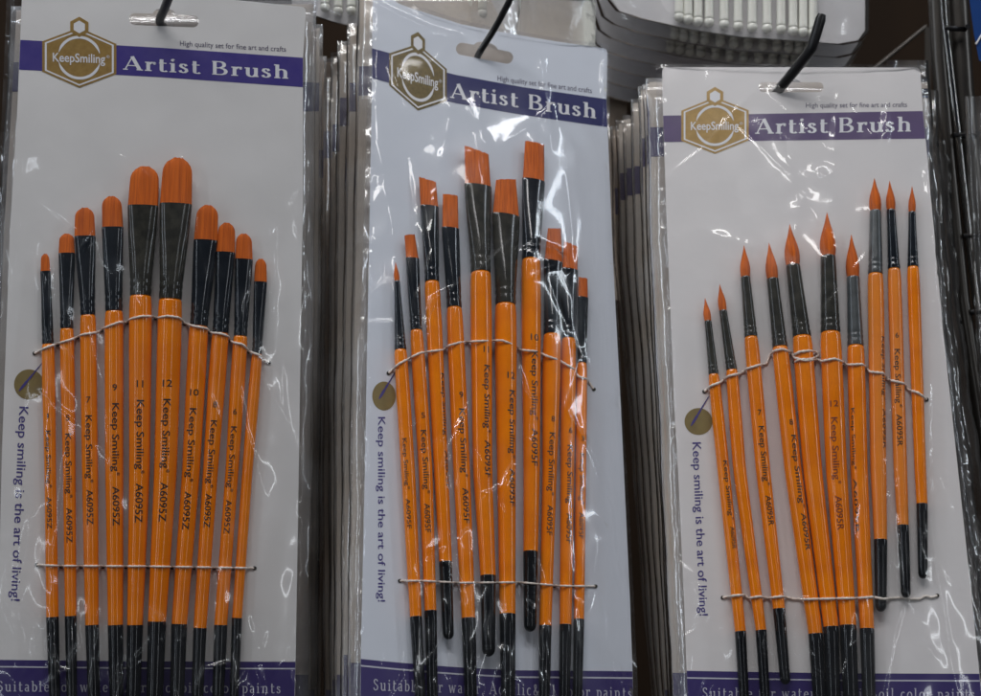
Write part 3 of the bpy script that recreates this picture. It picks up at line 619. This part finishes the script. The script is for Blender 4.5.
sheet(C2, 'plastic_bag', ([-30, 48, 260, 400, 480, 600, 690, 740], [370, 369.5, 363, 357, 361, 357, 355, 354]), ([40, 60, 260, 410, 480, 600, 690, 740], [609.5, 609.5, 617, 624.5, 629, 634.5, 638, 639]), -20, 735, SUP[2], cr2, 8, 'clear glossy bag with strong creases around the navy-band card', G)
sheet(C3, 'plastic_bag', ([60, 120, 230, 400, 480, 600, 690, 740], [655.5, 657, 661, 669, 672, 676, 681, 683]), ([60, 120, 200, 320, 380, 500, 600, 740], [926, 931, 938, 948, 957, 973, 987, 1004]), 64, 735, SUP[3], cr3, 12, 'clear bag around the card with the plum band', G)
# ------------------------------------------------------------------ hooks
def hook(c, pts, r, label, back=.07):
    P = [c.P(x, y, h) for x, y, h in pts]; P = [P[0]+Vector((0, back, -.004)), P[0]+Vector((0, .01, 0))]+P
    Q = []
    for i in range(len(P)-1):
        for k in range(4): Q.append(P[i].lerp(P[i+1], k/4))
    Q.append(P[-1])
    for _ in range(1): Q = [Q[0]]+[(Q[i-1]+Q[i]*2+Q[i+1])/4 for i in range(1, len(Q)-1)]+[Q[-1]]
    V, Fc = tube(Q, [r]*(len(Q)-1)+[r*.75], 12); return tag(obj('display_hook', V, Fc, M['hook'], None, True), label, 'hook', 'black hooks carrying the brush cards')
hook(C1, [(159, 20, .001), (164, 10, .008), (173, -14, .022)], .0017, 'black wire hook through the slot of the violet-band card')
hook(C2, [(477, 56, .001), (495, 28, .010), (513, -6, .024)], .0014, 'black wire hook through the slot of the navy-band card')
hook(C3, [(779, 89, .001), (795, 70, .009), (811, 50, .018), (816, 34, .021), (822, 14, .024)], .0021, 'black bent hook rising above the plum-band card')
# ------------------------------------------------------------------ packs hanging behind each card
def rear(c, depth, xf, yb, yt, yb2, mat, bandmat, film, lab, grp, side, seed):
    """a card seen only by its edge; xf maps y -> x of the visible edge; yb = band top, yt = card top"""
    s = .6/(.6+depth); w = 283*s*(1 if side < 0 else -1) if c is not C2 else 240*s
    rng = random.Random(seed)
    def edge(y): return interp(y, *xf)
    ys = [yt]+[y for y in (yb, yb+30*s, 250, 400, 550, 660) if y > yt+3]+[735]
    def pl(inn, wdt, y): return edge(y)+side*inn, edge(y)-side*wdt  # inn: outward extra
    wd = abs(w)
    def quadstrip(y0, y1, inset, extra, h, n=10):
        V = []; Fc = []
        for i in range(n+1):
            y = y0+(y1-y0)*i/n; xo = edge(y)+side*extra; xi = edge(y)-side*wd
            V += [c.P(xo, y, -depth+h), c.P(xi, y, -depth+h), c.P(xo, y, -depth+h-.0006), c.P(xi, y, -depth+h-.0006)]
        for i in range(n):
            a = 4*i; b = a+4; Fc += [(a, b, b+1, a+1), (a+2, a+3, b+3, b+2), (a, a+2, b+2, b), (a+1, b+1, b+3, a+3)]
        Fc += [(0, 1, 3, 2), (4*n, 4*n+2, 4*n+3, 4*n+1)]
        return V, Fc
    root = empty('brush_card', c.P(edge(700), 735, -depth), lab, 'display card', grp)
    obj('card_sheet', *quadstrip(yt, 735, 0, 0, 0, 16), M[mat], root)
    V, Fc = quadstrip(yb, yb+30*s, 0, .15, .0001, 1); obj('header_band', V, Fc, M[bandmat], root)
    V, Fc = quadstrip(yb2, 733, 0, .15, .0001, 2); obj('footer_band', V, Fc, M['footer'], root)
    # bag: a flattened tube bulging in front of the card, crinkled at its edge
    V = []; Fc = []; n = 150; prof = [(film, 0), (film*.75, .0012), (film*.3, .0024), (-2, .0042), (-6, .0062), (-14, .0078), (-40, .0084), (-wd*.5, .0084), (-wd, .003), (-wd, -.001), (-wd*.5, -.0012), (-3, -.0014), (film*.5, -.0008)]
    K = len(prof)
    for i in range(n+1):
        y = yt-4+(739-yt)*i/n; j = rng.uniform(-1, 1)
        for dx, h in prof:
            x = edge(y)+side*dx+(math.sin(y*.05+seed)*.4+j*.12 if dx > -8 else 0)
            V.append(c.P(x, y, -depth+h*.84*(1+.07*math.sin(y*.023+seed*2))*(1 if i > 3 else .3)+rng.uniform(-.00018, .00018)*(1 if dx > -20 else 0)))
    for i in range(n):
        for k in range(K): a = i*K+k; b = i*K+(k+1) % K; Fc.append((a, b, b+K, a+K))
    ob = obj('plastic_bag', V, Fc, M['film_rear'], None, True, origin=c.P(edge(700), 735, -depth))
    tag(ob, lab.replace('card edge', 'bag edge', 1).replace('pale', 'clear').replace('beige', 'clear').replace('grey', 'clear'), 'plastic bag', grp.replace('cards', 'bags'))
LE = lambda *p: ([q[0] for q in p], [q[1] for q in p])
gm = 'edges of cards stacked behind the navy-band card'
ORD = ['first', 'second', 'third', 'fourth', 'fifth', 'sixth', 'seventh', 'eighth', 'ninth', 'tenth', 'eleventh', 'twelfth', 'thirteenth']
ml = '%s pale card edge counting leftward from the navy-band card'
for k, (d, x, yb, yt, b) in enumerate([(.011, 359, 66, -20, 663), (.023, 349.5, 82.5, 27, 655), (.035, 340, 97.5, 45, 675), (.052, 333, 124, 56, 680), (.068, 323.5, 131, 62, 690)]):
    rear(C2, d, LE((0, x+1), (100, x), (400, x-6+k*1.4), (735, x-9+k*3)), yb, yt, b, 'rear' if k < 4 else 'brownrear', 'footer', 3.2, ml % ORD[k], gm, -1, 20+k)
gl = 'edges of cards stacked behind the violet-band card'
ll = '%s grey card edge counting rightward from the violet-band card'
for k, (d, x, yb, yt, b) in enumerate([(.014, 312.5, 82, 4, 675), (.030, 319, 82.5, 28, 690), (.047, 323.5, 150, 60, 700)]):
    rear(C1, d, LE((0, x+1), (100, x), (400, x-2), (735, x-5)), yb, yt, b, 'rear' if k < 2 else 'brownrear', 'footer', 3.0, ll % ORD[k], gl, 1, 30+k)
gl2 = 'left edges of cards stacked behind the violet-band card'
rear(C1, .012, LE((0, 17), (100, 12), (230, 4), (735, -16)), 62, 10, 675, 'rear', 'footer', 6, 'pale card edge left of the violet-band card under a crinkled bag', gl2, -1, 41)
gr = 'edges of cards stacked behind the plum-band card'
rl = '%s beige card edge counting leftward from the plum-band card'
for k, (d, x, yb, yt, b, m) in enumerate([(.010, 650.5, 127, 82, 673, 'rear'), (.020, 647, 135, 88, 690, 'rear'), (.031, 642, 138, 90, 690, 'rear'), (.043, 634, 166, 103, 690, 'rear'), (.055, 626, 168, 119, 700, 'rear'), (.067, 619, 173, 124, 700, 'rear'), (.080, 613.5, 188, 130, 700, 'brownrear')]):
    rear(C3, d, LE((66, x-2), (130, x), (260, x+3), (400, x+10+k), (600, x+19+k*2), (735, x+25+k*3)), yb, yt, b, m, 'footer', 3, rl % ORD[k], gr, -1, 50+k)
# ------------------------------------------------------------------ trays of white rods hanging above
def rod_pack(Y, outl, rods, r_px, ytop, label, rlabel, rgroup, group, hole=False):
    f = Frame((0, Y, 0), (0, -1, 0))
    root = empty('rod_pack', f.P(outl[0][0], outl[0][1]), label, 'packaging card', group)
    V, Fc = prism([outl], lambda x, y, h: f.P(x, y, h), .0012); obj('backing_card', V, Fc, M['tray'], root)
    # clear blister with a rolled rim
    cx = sum(p[0] for p in outl)/len(outl); cy = sum(p[1] for p in outl)/len(outl); V = []; n = len(outl)
    for k, h in ((1.035, -.0008), (1.04, .0015), (1.025, .004), (.99, .0075), (.95, .0085), (.6, .0088)):
        for x, y in outl: V.append(f.P(cx+(x-cx)*k, cy+(y-cy)*(1+(k-1)*.9), h+random.uniform(-.0003, .0003)))
    Fc = [(i*n+j, i*n+(j+1) % n, (i+1)*n+(j+1) % n, (i+1)*n+j) for i in range(5) for j in range(n)]
    obj('clear_blister', V, Fc, M['film_blister'], root, True)
    for j, (x, y) in enumerate(rods):
        m = f.mpp(x, y); r = r_px*m; rg = []
        def R(yy, w): p = f.P(x, yy, r_px*m+.0016); return [p+Vector((math.cos(2*math.pi*k/16)*w, math.sin(2*math.pi*k/16)*w, 0)) for k in range(16)]
        rg.append(R(ytop, r*.86)); rg.append(R(y-16, r*.86)); rg.append(R(y-10, r*.9)); rg.append(R(y-6, r*.86))
        for k in range(1, 8):
            a = -math.pi/2.6+k/7*(math.pi/2+math.pi/2.6); rg.append(R(y-r_px+math.sin(a)*r_px, max(r*.05, r*math.cos(a))))
        V, Fc = loft(rg); tag(obj('wooden_rod', V, Fc, M['rod'], None, True), rlabel % ORD[j], 'rod', rgroup)
rx = [679, 688, 698, 709, 724, 738, 752, 767, 781, 793, 803, 813]
ry = [22, 24, 26, 27, 29, 31, 32, 33, 34, 35.5, 36.5, 37.5]
for k in range(7):
    dy = k*13.5; sx = -k*4.2
    o = [(590+sx*.9, -60+dy), (865+sx*1.6, -60+dy), (865+sx*1.6, 30+dy*.95), (858+sx*1.6, 40+dy*.95), (840+sx, 44+dy*.97), (800+sx, 41+dy), (740+sx, 37+dy), (690+sx, 29.5+dy), (640+sx*.9, 18+dy), (620+sx*.9, 11+dy), (610+sx*.9, 3+dy)]
    if k == 0: o[-1] = (612, 0)
    rods = [(x+sx, y+dy*.93+k*.5+(4.5 if k else 0)) for x, y in zip(rx, ry)] if k < 3 else []
    lab = ['nearest tray of white rods, its lower edge above the plum-band card', 'second tray of white rods, only a row of round ends showing', 'third tray of white rods, a row of round ends just above the plum-band card',
       'fourth grey tray edge beneath the rod trays', 'fifth grey tray edge beneath the rod trays', 'sixth grey tray edge, beside the stack behind the plum-band card', 'lowest grey tray edge beneath the rod trays'][k]
    rod_pack(.70+.016*k, o, rods, 5.2-.2*k, -60+dy, lab, ['%s white rod from the left in the nearest upper tray', '%s round rod end from the left in the second tray', '%s round rod end from the left in the third tray'][k % 3],
       ['rods of the nearest tray', 'rods of the second tray', 'rods of the third tray'][k % 3], 'stacked trays of white rods')
rod_pack(.66, [(288, -60), (520, -60), (516, 32), (500, 38), (420, 34), (368, 30), (330, 21), (292, 7)], [(325+13.1*k, [12, 15.5, 15, 17, 18, 19, 19, 19, 19, 20, 21, 20, 18][k]) for k in range(13)], 5.0, -60,
   'grey card of white rods hanging between the violet and navy cards', '%s white rod from the left in the pack between the first two cards', 'rods of the upper middle pack', None)
# ------------------------------------------------------------------ fixture behind
def box(name, f, x0, y0, x1, y1, h0, h1, mat, parent=None, bev=0, shear=0):
    V = [f.P(x, y, h) for h in (h0, h1) for x, y in ((x0, y0), (x1, y0), (x1+shear, y1), (x0+shear, y1))]
    Fc = [(0, 1, 2, 3), (7, 6, 5, 4), (0, 4, 5, 1), (1, 5, 6, 2), (2, 6, 7, 3), (3, 7, 4, 0)]
    o = obj(name, V, Fc, mat, parent)
    return o
fb = Frame((0, 1.02, 0), (0, -1, 0))
w = box('wall', fb, -300, -300, 1300, 1000, -.02, 0, M['board']); w['kind'] = 'structure'
fm = Frame((0, .86, 0), (0, -1, 0))
t = empty('display_board', fm.P(540, 40), 'dark brown panel in a grey frame behind the navy-band card', 'panel')
box('board', fm, 514, -40, 562, 120, -.01, 0, M['board'], t); box('frame_strip', fm, 560, -40, 566, 140, -.012, .004, M['steel'], t)
# brown packs standing between the panel and the rod trays
fr = Frame((0, .80, 0), (0, -1, 0))
for k in range(4):
    x = 567+k*9; w4 = ['leftmost', 'second', 'third', 'rightmost'][k]
    o = box('brush_card', fr, x, -40, x+60, 300, -.001-k*.008, -k*.008, M['brownrear'])
    tag(o, w4+' brown card edge standing between dark panel and rod trays', 'display card', 'brown card edges beside the dark panel')
    V = []; 
fd = Frame((0, .84, 0), (0, -1, 0))
t = empty('shelf_bracket', fd.P(930, 70), 'dark shelf bracket with a slanting brace right of the rod trays', 'bracket')
box('plate', fd, 868, 66, 930, 130, -.006, -.002, M['steel'], t)
V, Fc = tube([fd.P(870, 72, .003), fd.P(926, 26, .003)], .0011, 8); obj('brace', V, Fc, M['steel'], t, True)
box('post', fd, 925, 27, 931, 140, -.004, .004, M['steel'], t)
# metal upright and pegs at right
fu = Frame((0, .68, 0), (0, -1, 0))
t = empty('metal_upright', fu.P(1010, 740), 'dark metal upright with a bright chrome edge at the right border', 'upright')
V, Fc = tube([fu.P(934, -40), fu.P(939, 60), fu.P(948, 160), fu.P(962, 300), fu.P(990, 480), fu.P(1020, 740)], .0034, 16); obj('dark_tube', V, Fc, M['steel'], t, True)
V, Fc = tube([fu.P(940, -40, .002), fu.P(944, 20, .002), fu.P(949, 60, .002), fu.P(957, 130, .002), fu.P(976, 300, .002), fu.P(1005, 480, .002)], .0017, 14); obj('chrome_tube', V, Fc, M['chrome'], t, True)
V, Fc = tube([fu.P(954, -40, -.006), fu.P(962, 90, -.006), fu.P(978, 250, -.006), fu.P(1000, 420, -.006), fu.P(1040, 740, -.006)], .0052, 20); obj('rear_tube', V, Fc, M['steel'], t, True)
for y in (28, 135, 236, 312):
    x = interp(y, [28, 312], [944, 970]); V, Fc = tube([fu.P(x, y, .003), fu.P(x+22, y+1, .003), fu.P(x+24, y-2, .008)], .0012, 8); obj('peg', V, Fc, M['hook'], t, True)
# dark bags beside the plum-band card
for k, (a, b, d) in enumerate([((926, 60), (1004, 740), .018), ((934, 90), (1016, 740), .034), ((945, 140), (1032, 740), .05)]):
    V = []; Fc = []; n = 90; K = 7; rng = random.Random(k)
    for i in range(n+1):
        s = i/n; y = a[1]+(b[1]-a[1])*s; x = a[0]+(b[0]-a[0])*(.35*s+.65*s*s)
        for dx, h in ((-40, .004), (-12, .006), (-4, .004), (0, .001), (3, 0), (0, -.002), (-40, -.003)):
            V.append(C3.P(x+dx+(rng.uniform(-.6, .6)+1.2*math.sin(y*.07+k) if dx > -10 else 0), y, -d+h+rng.uniform(-.0005, .0005)))
    for i in range(n):
        for q in range(K): a_ = i*K+q; b_ = i*K+(q+1) % K; Fc.append((a_, b_, b_+K, a_+K))
    tag(obj('plastic_bag', V, Fc, M['film_dark'], None, True), ['creased clear bag edge just right of the plum-band card', 'second creased bag edge right of the plum-band card', 'third creased bag edge right of the plum-band card, nearest the metal upright'][k], 'plastic bag', 'bag edges right of the plum-band card')
fx = Frame((0, .64, 0), (0, -1, 0))
t = empty('blue_package', fx.P(985, 70), 'bright blue package cut off at the upper right corner', 'package')
V, Fc = prism([[(964, -40), (1060, -40), (1060, 64), (985, 64), (979, 60), (974, 34)]], lambda x, y, h: fx.P(x, y, h), .006); obj('pouch', V, Fc, M['blue'], t)
V, Fc = tube([fx.P(976, 44, .0066), fx.P(982, 34, .0066), fx.P(992, 30, .0066)], .0004, 6); obj('pale_stripe', V, Fc, M['white'], t)
V = []; Fc = []; n = 60
for i in range(n+1):
    y = 96+i*11
    for dx, h in ((0, 0), (3, .003), (10, .005), (60, .006), (60, -.003), (4, -.002)):
        V.append(fx.P(964+i*.55+dx+random.uniform(-.7, .7), y, h+random.uniform(-.0006, .0006)))
for i in range(n):
    for q in range(6): a_ = i*6+q; b_ = i*6+(q+1) % 6; Fc.append((a_, b_, b_+6, a_+6))
tag(obj('plastic_bag', V, Fc, M['film_dark'], None, True), 'dark crinkled bag at the right border below the blue package', 'plastic bag')
S.render.engine = 'CYCLES'
S.cycles.transparent_max_bounces = 40; S.cycles.max_bounces = 10; S.cycles.sample_clamp_indirect = 4
